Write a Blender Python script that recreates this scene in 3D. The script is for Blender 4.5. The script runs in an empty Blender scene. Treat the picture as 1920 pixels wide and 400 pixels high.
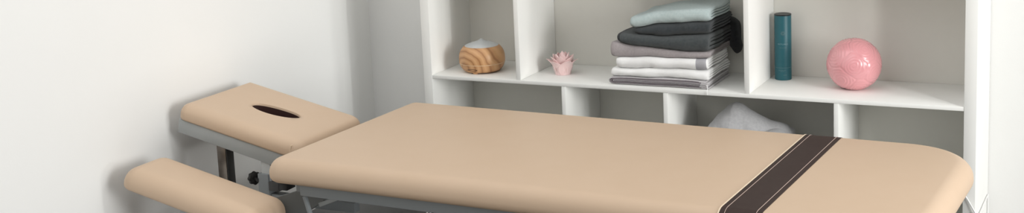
import bpy, bmesh, math, random
from math import sin, cos, pi, sqrt, atan2
from mathutils import Vector, Matrix, noise

random.seed(4)
scene = bpy.context.scene
COL = scene.collection

# ------------------------------------------------------------------ materials
def mat(name, col, rough=.5, metal=0., var=None, vscale=8., bump=0., bscale=200., spec=.5, sheen=0., coat=0., detail=3.):
    m = bpy.data.materials.new(name); m.use_nodes = True
    nt = m.node_tree; b = nt.nodes['Principled BSDF']
    b.inputs['Base Color'].default_value = (*col, 1)
    b.inputs['Roughness'].default_value = rough
    b.inputs['Metallic'].default_value = metal
    b.inputs['Specular IOR Level'].default_value = spec
    if sheen: b.inputs['Sheen Weight'].default_value = sheen
    if coat:
        b.inputs['Coat Weight'].default_value = coat
        b.inputs['Coat Roughness'].default_value = .12
    tc = nt.nodes.new('ShaderNodeTexCoord')
    if var:
        n = nt.nodes.new('ShaderNodeTexNoise'); n.inputs['Scale'].default_value = vscale; n.inputs['Detail'].default_value = detail
        r = nt.nodes.new('ShaderNodeValToRGB')
        r.color_ramp.elements[0].position = .3; r.color_ramp.elements[1].position = .7
        r.color_ramp.elements[0].color = (*col, 1); r.color_ramp.elements[1].color = (*var, 1)
        nt.links.new(tc.outputs['Object'], n.inputs['Vector'])
        nt.links.new(n.outputs['Fac'], r.inputs['Fac'])
        nt.links.new(r.outputs['Color'], b.inputs['Base Color'])
    if bump:
        n2 = nt.nodes.new('ShaderNodeTexNoise'); n2.inputs['Scale'].default_value = bscale; n2.inputs['Detail'].default_value = 2
        bp = nt.nodes.new('ShaderNodeBump'); bp.inputs['Strength'].default_value = bump; bp.inputs['Distance'].default_value = .004
        nt.links.new(tc.outputs['Object'], n2.inputs['Vector'])
        nt.links.new(n2.outputs['Fac'], bp.inputs['Height'])
        nt.links.new(bp.outputs['Normal'], b.inputs['Normal'])
    return m

M = {}
M['wall'] = mat('painted wall', (.86, .86, .845), .9, bump=.05, bscale=160, var=(.87, .87, .855), vscale=3, spec=.2)
M['floor'] = mat('dark laminate', (.10, .085, .075), .5, var=(.14, .12, .10), vscale=5)
M['ceiling'] = mat('ceiling paint', (.8, .8, .79), .9, spec=.2)
M['shelf'] = mat('white melamine', (.86, .865, .84), .5, var=(.87, .87, .845), vscale=30, spec=.3)
M['back'] = mat('white hardboard', (.76, .75, .70), .6, var=(.77, .76, .71), vscale=30, spec=.3)
M['vinyl'] = mat('beige vinyl', (.58, .43, .305), .5, var=(.59, .44, .315), vscale=12, bump=.06, bscale=700, spec=.35)
M['brown'] = mat('dark brown vinyl', (.040, .025, .022), .55, var=(.045, .029, .025), vscale=40, bump=.1, bscale=500, spec=.15)
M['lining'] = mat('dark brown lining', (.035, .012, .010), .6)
M['thread'] = mat('cream thread', (.80, .66, .50), .7)
M['thread_dim'] = mat('dim thread', (.50, .38, .33), .7)
M['steel'] = mat('grey painted steel', (.36, .38, .38), .4, var=(.38, .40, .40), vscale=20, spec=.5)
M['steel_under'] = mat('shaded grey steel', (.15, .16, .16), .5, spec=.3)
M['rail'] = mat('grey powder coated rail', (.25, .27, .28), .5, spec=.3)
M['steel_light'] = mat('pale grey steel', (.55, .57, .57), .4, spec=.5)
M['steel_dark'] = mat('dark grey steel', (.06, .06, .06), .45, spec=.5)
M['chrome'] = mat('brushed chrome', (.26, .23, .20), .32, metal=1., var=(.16, .14, .125), vscale=25)
M['chrome_bright'] = mat('bright chrome', (.8, .8, .8), .15, metal=1.)
M['black'] = mat('black plastic', (.012, .011, .011), .4)
M['white_plastic'] = mat('white plastic', (.8, .8, .79), .4)
M['cap'] = mat('frosted grey plastic', (.54, .56, .57), .45, var=(.60, .62, .62), vscale=60)
M['teal'] = mat('teal card', (.010, .098, .125), .45, var=(.013, .11, .137), vscale=40)
M['teal_top'] = mat('dark tube end', (.010, .014, .016), .4)
M['silver_print'] = mat('pale print', (.20, .33, .37), .5)
M['silver_dim'] = mat('dim print', (.10, .19, .21), .5)
M['pink'] = mat('glazed pink ceramic', (.80, .345, .37), .22, var=(.82, .375, .40), vscale=14, spec=.6, coat=.5)
M['pink_pale'] = mat('pale pink ceramic', (.88, .63, .62), .25, var=(.90, .69, .68), vscale=30, spec=.55, coat=.35)
M['pink_shade'] = mat('pale pink ceramic inner', (.72, .42, .41), .3, spec=.5)

def terry(name, col, var, bump=1.): return mat(name, col, .95, var=var, vscale=130, bump=bump, bscale=750, spec=.1, sheen=.25)
M['mint'] = terry('mint terry', (.58, .71, .71), (.68, .79, .79))
M['char'] = terry('charcoal terry', (.040, .048, .054), (.062, .072, .078))
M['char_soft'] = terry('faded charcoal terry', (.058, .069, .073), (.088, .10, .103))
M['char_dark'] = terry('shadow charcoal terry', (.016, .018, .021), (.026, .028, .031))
M['mauve'] = terry('mauve grey terry', (.47, .42, .43), (.55, .50, .505))
M['white'] = terry('white terry', (.95, .95, .95), (.98, .98, .97), .5)
M['lilac'] = terry('lilac white terry', (.72, .69, .71), (.80, .78, .79))
M['greyband'] = mat('grey woven band', (.40, .395, .42), .8, bump=.3, bscale=300)
M['lilacedge'] = mat('grey lilac hem', (.20, .175, .19), .85)
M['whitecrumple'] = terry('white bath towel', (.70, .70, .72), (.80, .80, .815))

def wood():
    m = bpy.data.materials.new('wood grain print'); m.use_nodes = True
    nt = m.node_tree; b = nt.nodes['Principled BSDF']; b.inputs['Roughness'].default_value = .4
    tc = nt.nodes.new('ShaderNodeTexCoord')
    mp = nt.nodes.new('ShaderNodeMapping'); mp.inputs['Location'].default_value = (.035, .05, -.030)
    mp.inputs['Scale'].default_value = (1., .45, 1.25)
    w = nt.nodes.new('ShaderNodeTexWave'); w.wave_type = 'RINGS'; w.rings_direction = 'SPHERICAL'
    w.inputs['Scale'].default_value = 13; w.inputs['Distortion'].default_value = 2.0
    w.inputs['Detail'].default_value = 2.5; w.inputs['Detail Scale'].default_value = 1.5
    r = nt.nodes.new('ShaderNodeValToRGB'); e = r.color_ramp.elements
    e[0].position = 0.; e[0].color = (.40, .19, .08, 1)
    e[1].position = 1.; e[1].color = (.66, .38, .19, 1)
    k = e.new(.22); k.color = (.56, .30, .135, 1)
    k = e.new(.7); k.color = (.60, .335, .155, 1)
    nt.links.new(tc.outputs['Object'], mp.inputs['Vector']); nt.links.new(mp.outputs['Vector'], w.inputs['Vector'])
    nt.links.new(w.outputs['Fac'], r.inputs['Fac']); nt.links.new(r.outputs['Color'], b.inputs['Base Color'])
    return m
M['wood'] = wood()
M['woodring'] = mat('pale wood ring', (.66, .45, .27), .4)

# ------------------------------------------------------------------ object helpers
def thing(name, label, cat, loc, group=None):
    o = bpy.data.objects.new(name, None); COL.objects.link(o); o.location = loc
    o.empty_display_size = .05
    o['label'] = label; o['category'] = cat
    if group: o['group'] = group
    return o
def origin_of(o):
    v = Vector((0, 0, 0))
    while o is not None: v += o.location; o = o.parent
    return v
def put(name, verts, faces, m, parent=None, smooth=40, label=None, mats=None, fmat=None, loc=None):
    """links one mesh object; verts are in world coordinates"""
    base = origin_of(parent) if parent else Vector((0, 0, 0))
    vs = [Vector(v) for v in verts]
    if loc is None:
        xs = [v.x for v in vs]; ys = [v.y for v in vs]; zs = [v.z for v in vs]
        loc = Vector(((min(xs)+max(xs))/2, (min(ys)+max(ys))/2, min(zs)))
    loc = Vector(loc)
    me = bpy.data.meshes.new(name)
    me.from_pydata([v-loc for v in vs], [], faces)
    for mm in (mats or [m]): me.materials.append(mm)
    if fmat: me.polygons.foreach_set('material_index', fmat)
    bm = bmesh.new(); bm.from_mesh(me); bmesh.ops.recalc_face_normals(bm, faces=bm.faces); bm.to_mesh(me); bm.free()
    if smooth:
        me.polygons.foreach_set('use_smooth', [True]*len(me.polygons))
        me.set_sharp_from_angle(angle=math.radians(smooth))
    me.update()
    o = bpy.data.objects.new(name, me); COL.objects.link(o)
    if parent: o.parent = parent
    o.location = loc-base
    if label: o['label'] = label
    return o
def tag(o, label, cat, group=None):
    o['label'] = label; o['category'] = cat
    if group: o['group'] = group
    return o
def struct(o): o['kind'] = 'structure'; return o

class G:
    """collects geometry into one mesh"""
    def __init__(s): s.v = []; s.f = []; s.m = []
    def add(s, vs, fs, T=None, mi=0):
        n = len(s.v)
        s.v += [(T @ Vector(v)) if T else Vector(v) for v in vs]
        s.f += [tuple(i+n for i in f) for f in fs]; s.m += [mi]*len(fs); return s
    def put(s, name, m, parent=None, T=None, mats=None, **k):
        vs = [(T @ v) if T else v for v in s.v]
        return put(name, vs, s.f, m, parent, mats=mats, fmat=s.m if mats else None, **k)

def box(x0, x1, y0, y1, z0, z1, bev=.0012, seg=2):
    bm = bmesh.new(); bmesh.ops.create_cube(bm, size=1)
    for v in bm.verts: v.co = Vector(((x0+x1)/2+v.co.x*(x1-x0), (y0+y1)/2+v.co.y*(y1-y0), (z0+z1)/2+v.co.z*(z1-z0)))
    if bev: bmesh.ops.bevel(bm, geom=bm.edges[:], offset=bev, segments=seg, affect='EDGES', profile=.5)
    bm.verts.index_update()
    vs = [v.co.copy() for v in bm.verts]; fs = [tuple(v.index for v in f.verts) for f in bm.faces]
    bm.free(); return vs, fs
def bar(p0, p1, w, h, bev=.002):
    """rectangular bar between two points, w across, h along up"""
    p0, p1 = Vector(p0), Vector(p1); d = (p1-p0); L = d.length; d.normalize()
    up = Vector((0, 0, 1)) if abs(d.z) < .95 else Vector((0, 1, 0))
    s = d.cross(up).normalized(); u = s.cross(d)
    vs, fs = box(-L/2, L/2, -w/2, w/2, -h/2, h/2, bev)
    c = (p0+p1)/2
    return [c+d*v.x+s*v.y+u*v.z for v in vs], fs
def lathe(prof, seg=64, c=(0, 0, 0)):
    vs, fs = [], []; c = Vector(c); n = len(prof)
    for r, z in prof:
        for i in range(seg):
            a = 2*pi*i/seg; vs.append(c+Vector((r*cos(a), r*sin(a), z)))
    for k in range(n-1):
        for i in range(seg):
            j = (i+1) % seg; fs.append((k*seg+i, k*seg+j, (k+1)*seg+j, (k+1)*seg+i))
    fs.append(tuple(range(seg-1, -1, -1))); fs.append(tuple((n-1)*seg+i for i in range(seg)))
    return vs, fs
def tube(path, r, seg=10):
    P = [Vector(p) for p in path]; vs, fs = [], []
    prev = None
    for i, p in enumerate(P):
        d = (P[min(i+1, len(P)-1)]-P[max(i-1, 0)]).normalized()
        if prev is None: s = d.cross(Vector((.3, .2, 1))).normalized()
        else: s = (prev-d*prev.dot(d)).normalized()
        prev = s; u = d.cross(s)
        for k in range(seg):
            a = 2*pi*k/seg; vs.append(p+(s*cos(a)+u*sin(a))*r)
    for i in range(len(P)-1):
        for k in range(seg):
            j = (k+1) % seg; fs.append((i*seg+k, i*seg+j, (i+1)*seg+j, (i+1)*seg+k))
    fs.append(tuple(range(seg-1, -1, -1))); fs.append(tuple((len(P)-1)*seg+k for k in range(seg)))
    return vs, fs
def spline(pts, n=8):
    P = [Vector(p) for p in pts]; out = []
    for i in range(len(P)-1):
        a, b, c, d = P[max(i-1, 0)], P[i], P[i+1], P[min(i+2, len(P)-1)]
        for k in range(n):
            t = k/n
            out.append(.5*((2*b)+(c-a)*t+(2*a-5*b+4*c-d)*t*t+(3*b-a-3*c+d)*t**3))
    out.append(P[-1]); return out
def rrect(x0, x1, y0, y1, radii, n=10, edge=12, d=0.):
    """rounded rectangle outline moved inwards by d; radii for corners (x0y0, x1y0, x1y1, x0y1)"""
    x0 += d; x1 -= d; y0 += d; y1 -= d
    C = [(x0, y0, pi, 1, 1), (x1, y0, 1.5*pi, -1, 1), (x1, y1, 0, -1, -1), (x0, y1, .5*pi, 1, -1)]
    arcs = []
    for (cx, cy, a0, sx, sy), r in zip(C, radii):
        r = max(r-d, .0015)
        arcs.append([Vector((cx+sx*r+r*cos(a0+.5*pi*k/n), cy+sy*r+r*sin(a0+.5*pi*k/n))) for k in range(n+1)])
    out = []
    for i, arc in enumerate(arcs):
        out += arc; p, q = arc[-1], arcs[(i+1) % 4][0]
        out += [p.lerp(q, k/edge) for k in range(1, edge)]
    return out
def cushion(shape, z0, z1, rt, rb, crown=.0, hole=None):
    """upholstered pad: outline swept round its rim; optional hole ring of the same vertex count. Returns verts, faces, hole ring start"""
    rings = []; outline = rrect(*shape)
    def ring(d, z): rings.append([Vector((p.x, p.y, z)) for p in rrect(*shape, d=d)])
    rb_ = rb
    ring(rb_+.01, z0)
    for k in range(5):
        a = -pi/2+pi/2*k/4; ring(rb_*(1-cos(a)), z0+rb_+rb_*sin(a))
    for k in range(9):
        a = pi/2*k/8; ring(rt*(1-cos(a)), z1-crown-rt+rt*sin(a))
    if crown:
        for d, f in ((rt*1.6, .55), (rt*2.4, .85), (rt*3.2, 1.)): ring(d, z1-crown+crown*f)
    N = len(outline); start = None
    if hole:
        top = rings[-1]
        for t in (.3, .6, .85): rings.append([a.lerp(Vector((b.x, b.y, a.z)), t) for a, b in zip(top, hole)])
        cen = sum((Vector((b.x, b.y)) for b in hole), Vector((0, 0)))/N
        for s, dz in ((1.0, -.0010), (.975, -.0035), (.96, -.008), (.955, -.013)):
            rings.append([Vector((cen.x+(b.x-cen.x)*s, cen.y+(b.y-cen.y)*s, z1+dz)) for b in hole])
    vs = [v for r in rings for v in r]; fs = []
    for k in range(len(rings)-1):
        for i in range(N):
            j = (i+1) % N; fs.append((k*N+i, k*N+j, (k+1)*N+j, (k+1)*N+i))
    fs.append(tuple(range(N-1, -1, -1)))
    if not hole: fs.append(tuple((len(rings)-1)*N+i for i in range(N)))
    return vs, fs

# ------------------------------------------------------------------ room
WL = -.460                       # left wall plane
BK = .325                        # back wall plane
FRONT = -6.2; RIGHT = 3.35; TOP = 2.6
struct(put('floor', *box(WL-.1, RIGHT+.1, FRONT-.1, BK+.1, -.1, 0, 0), M['floor'], smooth=0))
struct(put('wall_left', *box(WL-.1, WL, FRONT-.1, BK, 0, TOP, 0), M['wall'], smooth=0))
struct(put('wall_back', *box(WL-.1, RIGHT+.1, BK, BK+.1, 0, TOP, 0), M['wall'], smooth=0))
struct(put('baseboard_left', *box(WL, WL+.014, FRONT, BK, 0, .07, .003), M['shelf'], smooth=30))
struct(put('baseboard_back', *box(WL+.014, -.036, BK-.014, BK, 0, .07, .003), M['shelf'], smooth=30))
struct(put('baseboard_right', *box(1.84, RIGHT, BK-.014, BK, 0, .07, .003), M['shelf'], smooth=30))

# ------------------------------------------------------------------ shelving unit
ZS = .6602; T = .0126; D = .302; W = 1.8
shelving = thing('shelving_unit', 'large white open shelving unit standing against the back wall', 'shelving unit', (.9, .15, 0))
ZB, ZU, ZT = .395, 1.16, 1.62
put('side_panel', *box(-.034, 0, 0, D+.02, 0, ZT), M['shelf'], shelving, 30)
put('side_panel', *box(W, W+.0353, 0, D+.02, 0, ZT), M['shelf'], shelving, 30)
put('top_panel', *box(-.034, W+.0353, 0, D+.02, ZT, ZT+.03), M['shelf'], shelving, 30)
put('back_panel', *box(0, W, D, D+.012, .06, ZT, 0), M['back'], shelving, 0)
for z, n in ((ZS, 'shelf'), (ZU, 'shelf'), (ZB, 'shelf'), (.10, 'shelf')):
    put(n, *box(0, W, .001, D-.0018, z-T, z), M['shelf'], shelving, 30)
put('plinth', *box(0, W, .02, .035, 0, .10-T), M['shelf'], shelving, 30)
for x in (.3496, 1.1542):
    put('divider', *box(x-.017, x, .002, D-.0022, ZS, ZU-T), M['shelf'], shelving, 30)
    put('divider', *box(x-.017, x, .002, D, ZU, ZT), M['shelf'], shelving, 30)
for x in (.5163, .8799, 1.4333):
    put('divider', *box(x-.015, x, .002, D-.0015, ZB, ZS-T), M['shelf'], shelving, 30)
for x in (.5163, 1.2):
    put('divider', *box(x-.015, x, .002, D, .10, ZB-T), M['shelf'], shelving, 30)

# ------------------------------------------------------------------ massage table
TH = -.0384
RZ = Matrix.Rotation(TH, 4, 'Z')
tc_ = RZ @ Vector((1.03, -.725, 0))
table = thing('massage_table', 'beige upholstered massage table on a grey steel frame in the middle of the room', 'massage table', tc_)
TX0, TX1, TYN, TYF = .135, 1.922, -1.112, -.346
ZP0, ZP1 = .592, .6602
vs, fs = cushion((TX0, TX1, TYN, TYF, (.05, .17, .19, .045), 14), ZP0, ZP1, .044, .020, crown=.0)
pad = G().add(vs, fs).put('mattress', M['vinyl'], table, RZ, smooth=60)
# brown band across the mattress: follows the pad's cross-section
def section(off):
    r, rb = .044, .020; P = []
    P.append((TYF-rb-.02, ZP0-off))
    for k in range(5):
        a = -pi/2+pi/2*k/4; P.append((TYF-rb+(rb+off)*cos(a), ZP0+rb+(rb+off)*sin(a)))
    for k in range(9):
        a = pi/2*k/8; P.append((TYF-r+(r+off)*cos(a), ZP1-r+(r+off)*sin(a)))
    for k in range(1, 12): P.append((TYF-r+(TYN-TYF+2*r)*k/12, ZP1+off))
    for k in range(9):
        a = pi/2+pi/2*k/8; P.append((TYN+r+(r+off)*cos(a), ZP1-r+(r+off)*sin(a)))
    for k in range(5):
        a = pi+pi/2*k/4; P.append((TYN+rb+(rb+off)*cos(a), ZP0+rb+(rb+off)*sin(a)))
    P.append((TYN+rb+.02, ZP0-off)); return P
def wrap(x0, x1, off, base=.0002):
    A, B = section(base), section(off); n = len(A)
    vs = [(x0, y, z) for y, z in A]+[(x0+.0004, y, z) for y, z in B]+[(x1-.0004, y, z) for y, z in B]+[(x1, y, z) for y, z in A]
    fs = [(k*n+i, k*n+i+1, (k+1)*n+i+1, (k+1)*n+i) for k in range(3) for i in range(n-1)]
    return vs, fs
S0, S1 = 1.4555, 1.5545
band = G().add(*wrap(S0, S1, .0012)).put('brown_band', M['brown'], pad, RZ, smooth=60, label='dark brown band with cream stitching')
for x, w, m in ((S0-.003, .0032, 'thread'), (S0+.0125, .0014, 'thread_dim'), (S1-.0140, .0014, 'thread_dim')):
    G().add(*wrap(x, x+w, .0022, .0005)).put('stitching', M[m], pad, RZ, smooth=60)
# frame
RY = -1.078
put_ = lambda name, g, m, par=table, **k: g.put(name, M[m], par, RZ, **k)
put_('side_rail', G().add(*box(.235, 1.80, RY, RY+.028, .556, .5915, .003)), 'rail', smooth=30)
put_('side_rail', G().add(*box(.20, 1.80, -.40, -.372, .556, .5915, .003)), 'rail', smooth=30)
put_('end_rail', G().add(*box(.20, .228, RY+.028, -.40, .556, .5915, .003)), 'rail', smooth=30)
put_('end_rail', G().add(*box(1.772, 1.80, RY+.028, -.40, .556, .5915, .003)), 'rail', smooth=30)
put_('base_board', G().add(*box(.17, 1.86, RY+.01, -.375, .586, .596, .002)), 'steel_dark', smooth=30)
for x in (.16, 1.74):
    for y in (-1.04, -.42):
        sx = .25 if x < 1 else -.25
        l = put_('leg', G().add(*bar((x+sx*1.2, y*.6-.29, .055), (x, y, .045), .05, .04)), 'steel_dark', smooth=30)
        g = G().add(*lathe([(.024, 0), (.024, .018), (.014, .026)], 24, (x, y, 0)))
        g.put('rubber_foot', M['black'], l, RZ)
# lift mechanism under pad; dark box widened to darken the gap below the rail
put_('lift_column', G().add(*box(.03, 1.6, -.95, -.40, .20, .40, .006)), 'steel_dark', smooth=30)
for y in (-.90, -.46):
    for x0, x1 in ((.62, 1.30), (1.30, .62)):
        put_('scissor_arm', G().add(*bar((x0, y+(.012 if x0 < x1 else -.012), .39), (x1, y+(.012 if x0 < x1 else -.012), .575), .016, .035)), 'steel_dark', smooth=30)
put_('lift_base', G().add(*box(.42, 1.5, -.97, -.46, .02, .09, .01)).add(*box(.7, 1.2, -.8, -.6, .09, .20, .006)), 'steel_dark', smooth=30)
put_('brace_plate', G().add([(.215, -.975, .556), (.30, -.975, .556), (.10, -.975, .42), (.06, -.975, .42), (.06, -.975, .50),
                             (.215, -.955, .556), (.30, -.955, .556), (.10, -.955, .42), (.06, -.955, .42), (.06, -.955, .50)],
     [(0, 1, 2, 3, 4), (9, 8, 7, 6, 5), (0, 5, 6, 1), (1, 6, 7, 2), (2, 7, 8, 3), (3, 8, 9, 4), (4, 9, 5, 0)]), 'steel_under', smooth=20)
put_('brace', G().add(*bar((.225, -1.045, .545), (.262, -1.045, .42), .010, .012)), 'rail', smooth=30)
put_('brace', G().add(*bar((.37, -1.02, .562), (.255, -1.02, .515), .008, .012)), 'steel', smooth=30)
# white cables hanging below the near rail
cab = G()
for dx, lean in ((-.010, -.006), (.0, .001), (.012, -.010)):
    p = RZ @ Vector((.662+dx, -1.0815, .5575))
    cab.add(*tube(spline([p, p+Vector((lean*-.3, .0, -.03)), p+Vector((-lean*.6, .004, -.09)), p+Vector((.02, .02, -.16))]), .0026))
cab.put('cable_loop', M['white_plastic'], table, label='white cable strands hanging from the near rail')

# headrest -- tilted about Y, highest at the free end
A = .215
HB = Vector((-.382, -.54, .731))
HM = Matrix.Translation(HB) @ Matrix.Rotation(A, 4, 'Y')
hs = (-.018, .452, -.338, .022, (.035, .035, .05, .012), 10)
ho = rrect(*hs)
N = len(ho)
hx, hy, ha, hb = .222, -.153, .088, .036
tilt = .03
hole = []
for p in ho:
    a = atan2((p.y-hy)/.18, (p.x-hx)/.235)
    e = Vector((ha*cos(a)*1.0, hb*sin(a)))
    k = .014*(1-(e.x/ha)**2)                    # slightly bean-shaped
    e.y += -k*.35 + .012*(e.x/ha)*.4
    hole.append(Vector((hx+e.x*cos(tilt)-e.y*sin(tilt), hy+e.x*sin(tilt)+e.y*cos(tilt))))
vs, fs = cushion(hs, -.052, 0, .034, .008, hole=hole)
head = G().add(vs, fs).put('headrest_cushion', M['vinyl'], table, HM, smooth=60, label='tilted headrest cushion with oval face hole')
cen = sum(hole, Vector((0, 0)))/N
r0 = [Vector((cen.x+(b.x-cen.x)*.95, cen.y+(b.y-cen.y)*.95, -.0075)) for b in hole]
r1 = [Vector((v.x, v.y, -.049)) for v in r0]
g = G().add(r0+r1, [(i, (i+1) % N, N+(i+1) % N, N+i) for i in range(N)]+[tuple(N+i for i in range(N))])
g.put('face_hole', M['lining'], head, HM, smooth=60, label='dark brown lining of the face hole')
fr = G()
fr.add(*box(-.012, .44, -.330, -.302, -.0975, -.053, .003)); fr.add(*box(-.012, .44, -.015, .013, -.0975, -.053, .003))
fr.add(*box(-.012, .016, -.302, -.015, -.0975, -.053, .003)); fr.add(*box(.40, .428, -.302, -.015, -.0975, -.053, .003))
fr.put('headrest_frame', M['steel'], head, HM, smooth=30)
G().add(*box(.412, .4135, -.338, -.326, -.035, -.012, .0004)).put('seam', M['thread'], head, HM, smooth=0)
G().add(*box(-.292, -.258, -.840, -.803, .36, .607, .002)).put('support_post', M['chrome'], head, smooth=30)
G().add(*box(-.2575, -.2555, -.838, -.805, .36, .60, .0005)).put('support_post', M['steel_dark'], head, smooth=30)  # thin dark sheet over the post's right face, making that side darker
G().add(*box(-.107, -.072, -.865, -.835, .50, .60, .002)).put('support_post', M['steel_light'], head, smooth=30)
sl = G().add(*box(-.117, -.078, -.872, -.828, .40, .532, .002)); sl.add(*box(-.30, -.078, -.865, -.835, .37, .40, .002)); sl.add(*box(-.078, .22, -.865, -.835, .44, .47, .002))
sl.put('sleeve', M['rail'], head, smooth=30)
G().add(*box(-.0775, -.040, -.874, -.83, .482, .510, .002)).put('clamp', M['steel_dark'], head, smooth=30)
G().add(*box(-.040, -.010, -.874, -.83, .488, .525, .002)).put('clamp', M['black'], head, smooth=30)
# clamp knob: eight-lobed
vs = []; prof = [(.006, .012), (.6, .012), (.92, .010), (1., .004), (1., -.004), (.92, -.010), (.5, -.012)]
kc = Vector((-.140, -.858, .512)); S = 48
for f, z in prof:
    for i in range(S):
        a = 2*pi*i/S; r = .0200*(1+.07*cos(8*a))*f
        vs.append(kc+Vector((z*.8, r*cos(a), r*sin(a))))
kf = [(k*S+i, k*S+(i+1) % S, (k+1)*S+(i+1) % S, (k+1)*S+i) for k in range(len(prof)-1) for i in range(S)]
kf += [tuple(range(S)), tuple((len(prof)-1)*S+i for i in range(S))]
kg = G().add(vs, kf); kg.add(*tube([kc, kc+Vector((.03, 0, 0))], .006))
knob = kg.put('knob', M['black'], head, Matrix.Translation(kc) @ Matrix.Rotation(-.55, 4, 'Z') @ Matrix.Translation(-kc), smooth=40)

# armrest, lower and nearer, tilted the same way
AB = Vector((-.334, -1.0, .600))
AM = Matrix.Translation(AB) @ Matrix.Rotation(A, 4, 'Y')
ao = (-.052, .432, -.168, .025, (.05, .045, .045, .05), 10)
arm = G().add(*cushion(ao, -.062, 0, .050, .008)).put('armrest_cushion', M['vinyl'], table, AM, smooth=60, label='lower rounded armrest cushion below the headrest')
fr = G().add(*box(.17, .42, -.150, -.02, -.105, -.0625, .003))
fr.put('armrest_frame', M['steel'], arm, AM, smooth=30)
G().add(*bar(AM @ Vector((.30, -.08, -.105)), (.0, -1.02, .30), .03, .03)).add(*bar((-.01, -1.02, .31), RZ @ Vector((.33, -.945, .31)), .03, .03)).put('support_post', M['steel'], arm, smooth=30)

# ------------------------------------------------------------------ aroma diffuser
dc = Vector((.144, .114, ZS))
dif = thing('aroma_diffuser', 'round wood-grain aroma diffuser with frosted grey lid on the left of the shelf', 'diffuser', dc)
VD = Vector((2.29-dc.x, -3.91-dc.y, 0)).normalized(); VR = Vector((-VD.y, VD.x, 0))
def ell(z):
    R0, zc, h1, h2 = .0825, .047, .066, .062
    t = (z-zc)/(h1 if z > zc else h2)
    return R0*max(0, 1-abs(t)**2.4)**.5
lo = [(ell(.006)*.93, .004)]+[(ell(z), z) for z in [.006+.0275*k/8 for k in range(9)]]
up = [(ell(.0335), .0345)]+[(ell(z), z) for z in [.0355+.0555*k/16 for k in range(17)]]+[(ell(.091)-.004, .0935), (.05, .0935)]
body = put('lower_bowl', *lathe(lo, 72, dc), M['wood'], dif, 40, loc=dc)
put('upper_shell', *lathe(up, 72, dc), M['wood'], dif, 40, loc=dc)
put('seam_ring', *lathe([(ell(.033)-.003, .0320), (ell(.0335)+.0006, .0325), (ell(.0335)+.0006, .0352), (ell(.0335)-.003, .0357)], 72, dc), M['woodring'], dif, 40)
put('lid', *lathe([(.058, .0915), (.0605, .0925), (.0600, .0945), (.052, .0985), (.040, .1030), (.026, .1070), (.014, .1105), (.007, .1150), (.003, .1175), (.0006, .1180)], 64, dc), M['cap'], dif, 40)
for k in range(3):
    a = 2*pi*k/3+.5
    put('foot', *lathe([(.009, 0), (.010, .003), (.008, .010)], 16, dc+Vector((.052*cos(a), .052*sin(a), 0))), M['wood'], dif)
g = G()                                           # long oval button on the lower bowl
for k in range(24):
    t = 2*pi*k/24
    for rr in (1., .72):
        s = .019*rr*cos(t)*1.0; h = .0165+.0048*rr*sin(t)*(1 if rr == 1 else .8)
        ang = -.50+s/.075
        R_ = ell(h)+(.0009 if rr == 1 else .0013)
        g.v.append(dc+(VD*cos(ang)+VR*sin(ang))*R_+Vector((0, 0, h)))
for k in range(24):
    a, b = 2*k, 2*((k+1) % 24); g.f.append((a, b, b+1, a+1)); g.m.append(0)
g.put('button', mat('dark groove', (.16, .08, .035), .6), dif, smooth=40)

# ------------------------------------------------------------------ lotus candle holder
lc = Vector((.449, .136, ZS))
lot = thing('candle_holder', 'small pale pink ceramic lotus flower candle holder on the shelf', 'candle holder', lc)
put('bowl', *lathe([(.026, 0), (.0265, .002), (.0262, .012), (.0262, .022), (.024, .024), (.02, .018), (.001, .016)], 40, lc), M['pink_pale'], lot, 40)
def petal(ang, r0, z0, r1, z1, w, curl, th=.0022):
    nu, nv = 12, 10; gv = []; vs = []; fs = []
    d = Vector((cos(ang), sin(ang), 0)); s = Vector((-sin(ang), cos(ang), 0))
    for side in (0, 1):
        for i in range(nv+1):
            v = i/nv
            r = r0+(r1-r0)*(v**1.7)+curl*max(0, v-.65)**2
            z = z0+(z1-z0)*v**.92
            wid = max(w*min(1, .62+1.1*v)*max(0, 1-v**3.4)**.75, .0006)
            for j in range(nu+1):
                u = 2*j/nu-1
                cup = (u*u)*.40*wid
                p = d*(r-cup-(th if side else 0))+s*(u*wid)+Vector((0, 0, z-.05*wid*u*u))
                vs.append(lc+p)
    n1 = (nv+1)*(nu+1)
    q = lambda i, j, sd: sd*n1+i*(nu+1)+j
    for i in range(nv):
        for j in range(nu):
            fs.append((q(i, j, 0), q(i, j+1, 0), q(i+1, j+1, 0), q(i+1, j, 0)))
            fs.append((q(i, j, 1), q(i+1, j, 1), q(i+1, j+1, 1), q(i, j+1, 1)))
    for i in range(nv):
        for j in (0, nu): fs.append((q(i, j, 0), q(i+1, j, 0), q(i+1, j, 1), q(i, j, 1)))
    for j in range(nu):
        for i in (0, nv): fs.append((q(i, j, 0), q(i, j+1, 0), q(i, j+1, 1), q(i, j, 1)))
    return vs, fs
for cnt, off, r0, z0, r1, z1, w, curl in ((6, .25, .0275, .001, .051, .056, .0285, .07), (6, .75, .026, .004, .040, .068, .0255, .04), (5, .2, .022, .012, .025, .077, .0205, .0), (3, .9, .015, .03, .004, .083, .0150, -.02)):
    for k in range(cnt):
        put('petal', *petal(off+2*pi*k/cnt+random.uniform(-.06, .06), r0, z0, r1*random.uniform(.95, 1.05), z1*random.uniform(.95, 1.03), w, curl), M['pink_pale'], lot, 60)

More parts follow.
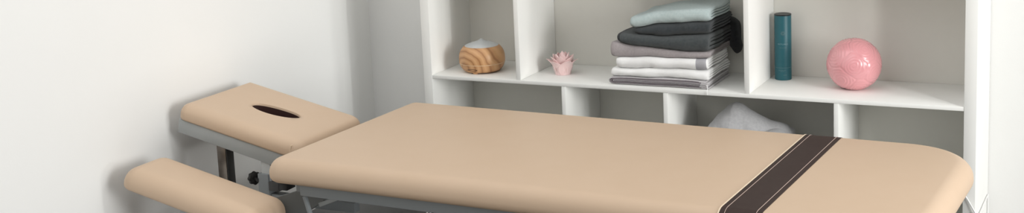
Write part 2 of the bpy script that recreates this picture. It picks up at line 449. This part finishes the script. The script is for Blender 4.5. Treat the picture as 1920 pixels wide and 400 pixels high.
# ------------------------------------------------------------------ towels
def folded(name, label, x0, x1, y0, y1, z0, h, m, axis='X', layers=2, amp=.004, seed=0, sag=None, mats=None, mfun=None, nx=46, puff=1.0, group='folded towels in the stack', gap=.0012, hz=.04, flap=False):
    """a folded towel: nested U-shaped folds swept along the other axis.
       axis 'X': fold faces the front; axis 'L': fold on the left end, layer edges to the front"""
    h = hz
    t = h/(2*layers)-gap/2
    g = G(); rng = random.Random(seed); so = Vector((seed*3.1, seed*1.7, seed*.9))
    a0, a1 = (y0, y1) if axis == 'X' else (x0, x1)     # direction of the fold
    b0, b1 = (x0, x1) if axis == 'X' else (y0, y1)     # swept direction
    for L in range(layers):
        zlo = z0+L*(t+gap/2)+t/2; zhi = z0+h-L*(t+gap/2)-t/2; R = (zhi-zlo)/2
        f0 = a0+L*(t*1.05+gap)+t/2
        end = a1-rng.uniform(0, .012)
        cl = []
        ns = 14
        for k in range(ns): cl.append((end+(f0+R-end)*k/ns, zlo, 0))
        na = 12
        for k in range(na+1):
            a = -pi/2-pi*k/na; cl.append((f0+R+R*cos(a)*puff, (zlo+zhi)/2+R*sin(a), 1))
        end2 = a1-rng.uniform(0, .012)
        for k in range(1, ns+1): cl.append((f0+R+(end2-f0-R)*k/ns, zhi, 2))
        n = len(cl); nrm = []
        for i in range(n):
            p, q = cl[max(i-1, 0)], cl[min(i+1, n-1)]
            d = Vector((q[0]-p[0], q[1]-p[1])).normalized(); nrm.append(Vector((-d.y, d.x)))
        def pos(i, off, b): return (cl[i][0]+nrm[i].x*off, cl[i][1]+nrm[i].y*off, b)
        rows = []
        bs = [(b0, .55), (b0+.002, .85), (b0+.005, 1.)]+[(b0+.005+(b1-b0-.01)*k/nx, 1.) for k in range(1, nx)]+[(b1-.005, 1.), (b1-.002, .85), (b1, .55)]
        base = len(g.v); ring = 2*n
        for b, s in bs:
            jag = .004*noise.noise(Vector((b*9, L*4., seed)))
            prof = [pos(i, t/2*s*.97, b) for i in range(n)]+[pos(i, -t/2*s*.97, b) for i in range(n-1, -1, -1)]
            for (aa, zz, bb) in prof:
                bx = bb+(jag if b not in (b0, b1) else 0)*0
                if axis == 'X': P = Vector((bx, aa, zz))
                else: P = Vector((aa, bx, zz))
                q = P*14+so
                nz = noise.noise(q); ny = noise.noise(q+Vector((7, 3, 1))); nx_ = noise.noise(P*11+so*2)
                fine = noise.noise(P*55+so)
                f = (P.z-z0)/h
                e0 = min(1., max(0., (bb-b0)/.02)); e1 = min(1., max(0., (b1-bb)/.02)); rnd = min(e0, e1)
                P = P+Vector((nx_*amp*1.6, ny*amp*1.4+fine*amp*.3, fine*amp*.16))
                P.z = z0+h/2+(P.z-z0-h/2)*(.80+.20*sqrt(1-(1-rnd)**2))
                if axis == 'X': P.y += .006*(1-sqrt(1-(1-rnd)**2))
                P.z = (P.z-z0)/h
                P = sag(P)
                g.v.append(P)
        for k in range(len(bs)-1):
            for i in range(ring):
                j = (i+1) % ring
                g.f.append((base+k*ring+i, base+k*ring+j, base+(k+1)*ring+j, base+(k+1)*ring+i))
                c = (g.v[base+k*ring+i]+g.v[base+(k+1)*ring+j])/2
                if axis == 'X': c = Vector(((bs[k][0]+bs[k+1][0])/2, c.y, c.z))
                g.m.append(mfun(c, L, i/ring) if mfun else 0)
        for k in (0, len(bs)-1):                       # close the two ends
            for i in range(n-1):
                a, b_, c, d = base+k*ring+i, base+k*ring+i+1, base+k*ring+ring-2-i, base+k*ring+ring-1-i
                g.f.append((a, b_, c, d)); g.m.append(mfun((g.v[a]+g.v[c])/2, L, .5) if mfun else 0)
    if flap:                                         # far end slips off the stack at the back right
        b = len(g.v); nu, nv = 16, 24
        for i in range(nv+1):
            for j in range(nu):
                a = 2*pi*j/nu; v = i/nv; w = max(.02, min(1, 6*v, 5*(1-v)))**.5
                p = Vector((1.012+.026*v**.4+.024*cos(a)*w, .262+.022*sin(a)*w, ZS+.205-.128*v))
                k = noise.noise(p*30)*.006; g.v.append(p+Vector((k, k, 0)))
        for i in range(nv):
            for j in range(nu):
                k = (j+1) % nu; g.f.append((b+i*nu+j, b+i*nu+k, b+(i+1)*nu+k, b+(i+1)*nu+j)); g.m.append(1)
        g.f.append(tuple(b+j for j in range(nu))); g.m.append(1); g.f.append(tuple(b+nv*nu+j for j in range(nu))); g.m.append(1)
    o = g.put(name, M[m] if not mats else None, None, mats=mats, smooth=70)
    return tag(o, label, 'towel', group)

TXS = (.68, .763, .846, .94, 1.02)
BND = [(0, 0, 0, 0, 0), (.025, .028, .031, .030, .028), (.055, .058, .061, .062, .063), (.093, .0955, .0986, .100, .103),
       (.146, .133, .127, .1214, .1245), (.173, .1705, .170, .175, .181), (.186, .1955, .209, .216, .223), (.222, .233, .252, .261, .2655)]
def level(k, x, y):
    x = min(max(x, TXS[0]), TXS[-1]-1e-6)
    for i in range(4):
        if TXS[i] <= x <= TXS[i+1]:
            t = (x-TXS[i])/(TXS[i+1]-TXS[i]); t = t*t*(3-2*t)*.5+t*.5
            v = BND[k][i]*(1-t)+BND[k][i+1]*t; break
    v += 0 if k == 0 else .0035*noise.noise(Vector((x*12, y*9, k*2.3)))
    return ZS+.001+v
def lay(k):                                   # follows the towels above and below
    def f(P):
        t = P.z; a, b = level(k, P.x, P.y)+.0006, level(k+1, P.x, P.y)-.0006
        return Vector((P.x, P.y, a+(b-a)*min(1.02, max(-.02, t))))
    return f
def tw(k, label, x0, x1, y0, y1, m, **kw):
    return folded('towel', label, x0, x1, y0, y1, 0., 1., m, sag=lay(k), hz=level(k+1, .9, .1)-level(k, .9, .1), seed=k+1, **kw)
bottom = tw(0, 'white towel with grey lilac hems folded flat at the bottom of the stack', .668, 1.014, .024, .26, None, axis='L', layers=3, amp=.0016,
   mats=[M['lilac'], M['lilacedge']], mfun=lambda c, L, s: 1 if (abs(s-.5) < .02 or L == 1) and c.y < .06 and c.x < .985 else 0)
g = G().add(*tube(spline([(1.008, .022, ZS+.016), (1.014, .010, ZS+.009), (1.016, -.0025, ZS+.001), (1.017, -.0028, ZS-.010)]), .0012, 6))
g.put('loose_thread', M['white'], bottom)
tw(1, 'white terry towel second from the bottom of the stack', .674, 1.010, .020, .245, 'white', layers=2, amp=.0055)
tw(2, 'white terry towel with a grey woven band at its right end', .694, 1.012, .016, .245, None, layers=2, amp=.0045,
   mats=[M['white'], M['greyband']], mfun=lambda c, L, s: 1 if .974 < c.x < 1.004 and L == 0 else 0)
tw(3, 'mauve grey terry towel between the charcoal and white towels', .680, 1.016, .022, .26, 'mauve', layers=2, amp=.0045)
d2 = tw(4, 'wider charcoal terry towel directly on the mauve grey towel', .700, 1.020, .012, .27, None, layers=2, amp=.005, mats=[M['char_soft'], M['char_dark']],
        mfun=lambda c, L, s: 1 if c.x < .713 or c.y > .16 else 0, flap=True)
tw(5, 'charcoal terry towel directly under the mint towel', .762, 1.022, .020, .265, 'char', layers=2, amp=.005)
tw(6, 'pale mint towel on top of the stack', .750, 1.024, .014, .25, 'mint', layers=2, amp=.006)

# crumpled bath towel in the lower compartment
def crumple():
    prof = [(.955, .415), (.975, .50), (.985, .523), (1.012, .556), (1.045, .586), (1.070, .600), (1.088, .597), (1.112, .580), (1.150, .560), (1.185, .545), (1.215, .541), (1.235, .535), (1.250, .522), (1.262, .50), (1.275, .415)]
    def H(x):
        for (xa, za), (xb, zb) in zip(prof, prof[1:]):
            if xa <= x <= xb: return za+(zb-za)*(x-xa)/(xb-xa)
        return ZB
    g = G(); nx, ny = 70, 34; ring = []
    for i in range(nx+1):
        x = .955+.32*i/nx; h = H(x)-ZB
        for j in range(ny+1):
            t = j/ny; a = pi*t
            y = .125-cos(a)*.085
            zz = ZB+.0015+h*max(0, sin(a))**.75
            q = Vector((x*18, y*16, 2.))
            fold = noise.noise(Vector((x*9-zz*14, y*6, 4.)))*.007+noise.noise(q)*.004+noise.noise(Vector((x*60, y*60, zz*60)))*.0012
            fold += .004*sin((zz*1.0+x*.55)*120+3*noise.noise(q*.5))*(.5+.5*noise.noise(q*.7))
            m_ = max(0, sin(a))
            g.v.append(Vector((x, y-fold*m_*cos(a*.5)*1.0, max(ZB+.001, zz+fold*m_*.35))))
    for i in range(nx):
        for j in range(ny):
            a = i*(ny+1)+j; g.f.append((a, a+1, a+ny+2, a+ny+1)); g.m.append(0)
    # rolled end on the right
    sp = []
    for L in range(3):
        c0 = Vector((1.205+L*.012, .055, .505)); rr = .030-.007*L
        pts = []
        for k in range(21):
            a = -.6+2*pi*.62*k/20
            pts.append(c0+Vector((rr*cos(a)*1.3+.01, -.02+.012*L, rr*sin(a)*.8)))
        sp.append(pts)
    for pts in sp:
        b = len(g.v); m2 = len(pts)
        for p in pts: g.v.append(p); g.v.append(p+Vector((0, .10, .004)))
        for p in pts:
            c = Vector((1.215, p.y, .505)); d = (p-c)*.86
            g.v.append(c+d); g.v.append(c+d+Vector((0, .10, .004)))
        for k in range(m2-1):
            g.f.append((b+2*k, b+2*k+1, b+2*k+3, b+2*k+2)); g.m.append(0)
            e = b+2*m2
            g.f.append((e+2*k, e+2*k+2, e+2*k+3, e+2*k+1)); g.m.append(0)
            g.f.append((b+2*k, b+2*k+2, e+2*k+2, e+2*k)); g.m.append(0)
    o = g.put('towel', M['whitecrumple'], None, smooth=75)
    tag(o, 'crumpled white bath towel lying in the lower compartment behind the massage table', 'towel')
crumple()

# ------------------------------------------------------------------ teal tube
tb = Vector((1.198, .248, ZS)); TR, THT = .0272, .2195
tubeo = thing('fragrance_tube', 'tall slim teal cardboard tube standing beside the right divider', 'tube', tb)
put('tube_body', *lathe([(TR-.001, 0), (TR, .001), (TR, THT-.004), (TR-.0005, THT-.003)], 56, tb), M['teal'], tubeo, 40)
put('tube_end', *lathe([(TR+.0002, THT-.0045), (TR+.0004, THT-.004), (TR+.0004, THT-.0008), (TR-.0006, THT), (TR-.003, THT-.0003), (TR-.004, THT-.0006), (.0005, THT-.0006)], 56, tb), M['teal_top'], tubeo, 40)
put('seam_ring', *lathe([(TR-.001, .0412), (TR+.0003, .0415), (TR+.0003, .0426), (TR-.001, .0429)], 56, tb), M['silver_dim'], tubeo, 40)
tv = Vector((2.29-tb.x, -3.91-tb.y, 0)).normalized(); tr_ = Vector((-tv.y, tv.x, 0))
def on_tube(u, h, off=.0004):
    a = u/TR; return tb+(tv*cos(a)+tr_*sin(a))*(TR+off)+Vector((0, 0, h))
def strokes(rects, name, m):
    g = G()
    for u0, u1, h0, h1 in rects:
        n = max(1, int((u1-u0)/.003)); b = len(g.v)
        for k in range(n+1):
            u = u0+(u1-u0)*k/n; g.v += [on_tube(u, h0), on_tube(u, h1)]
        for k in range(n): g.f.append((b+2*k, b+2*k+2, b+2*k+3, b+2*k+1)); g.m.append(0)
    return g.put(name, M[m], tubeo, smooth=0)
def lettering(text, h, size, m, width, name='lettering'):
    cu = bpy.data.curves.new('lettering', 'FONT'); cu.body = text; cu.size = size; cu.align_x = 'CENTER'
    to = bpy.data.objects.new('lettering', cu); COL.objects.link(to)
    dg = bpy.context.evaluated_depsgraph_get(); dg.update()
    me = bpy.data.meshes.new_from_object(to.evaluated_get(dg))
    vs = [v.co.copy() for v in me.vertices]; fs = [tuple(p.vertices) for p in me.polygons]
    bpy.data.objects.remove(to); bpy.data.meshes.remove(me)
    xs = [v.x for v in vs]; k = width/(max(xs)-min(xs)); c = (max(xs)+min(xs))/2
    put(name, [on_tube((v.x-c)*k, h+v.y) for v in vs], fs, M[m], tubeo, 0)
lettering('RITUALS', .1195, .0065, 'silver_print', .034)
strokes([(-.011, -.004, .1090, .1102), (-.003, .002, .1090, .1102), (.003, .011, .1090, .1102)], 'print_line', 'silver_dim')
strokes([(-.016, -.008, .0335, .0348), (-.007, .001, .0335, .0348), (.002, .008, .0335, .0348), (-.010, .004, .0300, .0310)], 'print_line', 'silver_dim')
strokes([(.0, .012, .0175, .0190)], 'print_line', 'silver_dim')
g = G()                                            # leafy square emblem: ring of eight petals round a centre
for k in range(8):
    a = 2*pi*k/8
    for j in range(2):
        r = (.0058, .0032)[j]; s = (.0017, .0011)[j]
        cx, cy = r*cos(a+.39*j), r*sin(a+.39*j); b = len(g.v)
        for q in range(10):
            t = 2*pi*q/10
            for f in (1., .6): g.v.append(on_tube(cx+s*f*cos(t)*1.2, .158+cy+s*f*sin(t)*1.2, .0005))
        for q in range(10):
            A_, B_ = b+2*q, b+2*((q+1) % 10); g.f.append((A_, B_, B_+1, A_+1)); g.m.append(0)
g.put('emblem', M['silver_dim'], tubeo, smooth=0)

# ------------------------------------------------------------------ pink ball
bc = Vector((1.4465, .165, ZS)); BR = .0845
def ball():
    seg, rings = 220, 130; vs, fs = [], []
    seeds = []
    n = 17
    vdir = Vector((2.29-bc.x, -3.91-bc.y, .9)).normalized()
    for k in range(n):
        zz = 1-2*(k+.5)/n; a = k*2.39996+.7; r = sqrt(1-zz*zz); seeds.append(Vector((r*cos(a), r*sin(a), zz)))
    for i in range(rings+1):
        ph = -pi/2+pi*i/rings
        for j in range(seg):
            a = 2*pi*j/seg; d = Vector((cos(ph)*cos(a), cos(ph)*sin(a), sin(ph)))
            w = d+.06*noise.noise_vector(d*2.3)
            ds = sorted(((w-s).length, k) for k, s in enumerate(seeds))
            d0, k0 = ds[0]; d1 = ds[1][0]
            edge = min(1, (d1-d0)/.10)
            wav = d0+.03*noise.noise(d*6+Vector((k0, 0, 0)))
            fan = sin(wav*58)*.0009*min(1, d0/.1)*(.55+.45*noise.noise(d*5+Vector((0, k0, 3))))
            h = .0018*(1-(1-edge)**2)+fan*edge-.0012
            R_ = BR+h
            p = d*R_; p.z = max(p.z, -BR*.965)
            vs.append(bc+Vector((p.x*1.0, p.y*1.0, (p.z+BR*.965)*.975)))
    for i in range(rings):
        for j in range(seg):
            k = (j+1) % seg; fs.append((i*seg+j, i*seg+k, (i+1)*seg+k, (i+1)*seg+j))
    o = put('decorative_ball', vs, fs, M['pink'], None, 80)
    tag(o, 'glossy pink ceramic ball with embossed fan pattern on the right of the shelf', 'ornament')
ball()

# ------------------------------------------------------------------ thin white cord on the right side panel
c = put('white_cord', *tube(spline([(1.792, -.006, .42), (1.803, -.006, .400), (1.820, -.006, .372), (1.838, -.007, .340), (1.8425, .02, .318), (1.8395, .09, .312), (1.8385, .20, .309), (1.8385, .285, .3065), (1.8385, .30, .29), (1.8385, .30, .12)]), .0026), M['white_plastic'], None)
tag(c, 'thin white cord looped round the lower right corner of the shelving unit', 'cord')

# ------------------------------------------------------------------ light
def area(name, loc, rot, sx, sy, power, col=(1, 1, 1)):
    l = bpy.data.lights.new(name, 'AREA'); l.shape = 'RECTANGLE'; l.size = sx; l.size_y = sy; l.energy = power; l.color = col
    o = bpy.data.objects.new(name, l); COL.objects.link(o); o.location = loc; o.rotation_euler = rot
    return o
def aim(o, target):
    o.rotation_euler = (Vector(target)-o.location).to_track_quat('-Z', 'Y').to_euler()
w = area('daylight_gap', (3.05, -1.24, 1.60), (0, 0, 0), .03, 1.3, 15, (1, 1, .98)); aim(w, (-.4, -.3, .8))
w2 = area('daylight_window', (7.5, -3.1, 1.7), (0, 0, 0), 1.8, 2.1, 215, (1, 1, .985)); aim(w2, (-.4, -.6, .8))
w5 = area('low_side_fill', (7.5, -1.25, .42), (0, 0, 0), 1.0, .5, 70, (1, 1, .985)); aim(w5, (-.4, -.6, .5))  # added low side light to brighten the wall under the headrest
w3 = area('ceiling_bounce', (.3, -1.7, 2.9), (0, 0, 0), 3.0, 3.4, 32, (1, 1, 1))
wd = bpy.data.worlds.new('room light'); scene.world = wd; wd.use_nodes = True      # soft room light: dim from below, brighter from above
nt = wd.node_tree; bg = nt.nodes['Background']
tc = nt.nodes.new('ShaderNodeTexCoord'); sx = nt.nodes.new('ShaderNodeSeparateXYZ'); mr = nt.nodes.new('ShaderNodeMapRange')
mr.inputs['From Min'].default_value = -.25; mr.inputs['From Max'].default_value = .75
mr.inputs['To Min'].default_value = .07; mr.inputs['To Max'].default_value = .60
nt.links.new(tc.outputs['Generated'], sx.inputs[0]); nt.links.new(sx.outputs['Z'], mr.inputs['Value']); nt.links.new(mr.outputs['Result'], bg.inputs['Strength'])
bg.inputs['Color'].default_value = (1., .995, .97, 1)

# ------------------------------------------------------------------ camera
CP = Vector((2.2905, -3.9095, 1.6)); yaw, pitch, roll, F, PY = -.4655, .1692, -.0448, 2435.93, 47.2
fwd = Vector((sin(yaw)*cos(pitch), cos(yaw)*cos(pitch), -sin(pitch)))
right = Vector((cos(yaw), -sin(yaw), 0)); up_ = right.cross(fwd)
r = right*cos(roll)+up_*sin(roll); u = -right*sin(roll)+up_*cos(roll)
cd = bpy.data.cameras.new('camera'); cam = bpy.data.objects.new('camera', cd); COL.objects.link(cam)
cd.sensor_fit = 'HORIZONTAL'; cd.sensor_width = 36; cd.lens = F/1920*36
cd.shift_y = -(200-PY)/1920
cd.clip_start = .05
cam.matrix_world = Matrix(((r.x, u.x, -fwd.x, CP.x), (r.y, u.y, -fwd.y, CP.y), (r.z, u.z, -fwd.z, CP.z), (0, 0, 0, 1)))
scene.camera = cam
scene.view_settings.view_transform = 'Standard'
scene.view_settings.look = 'None'
scene.view_settings.exposure = 0
scene.view_settings.gamma = 1
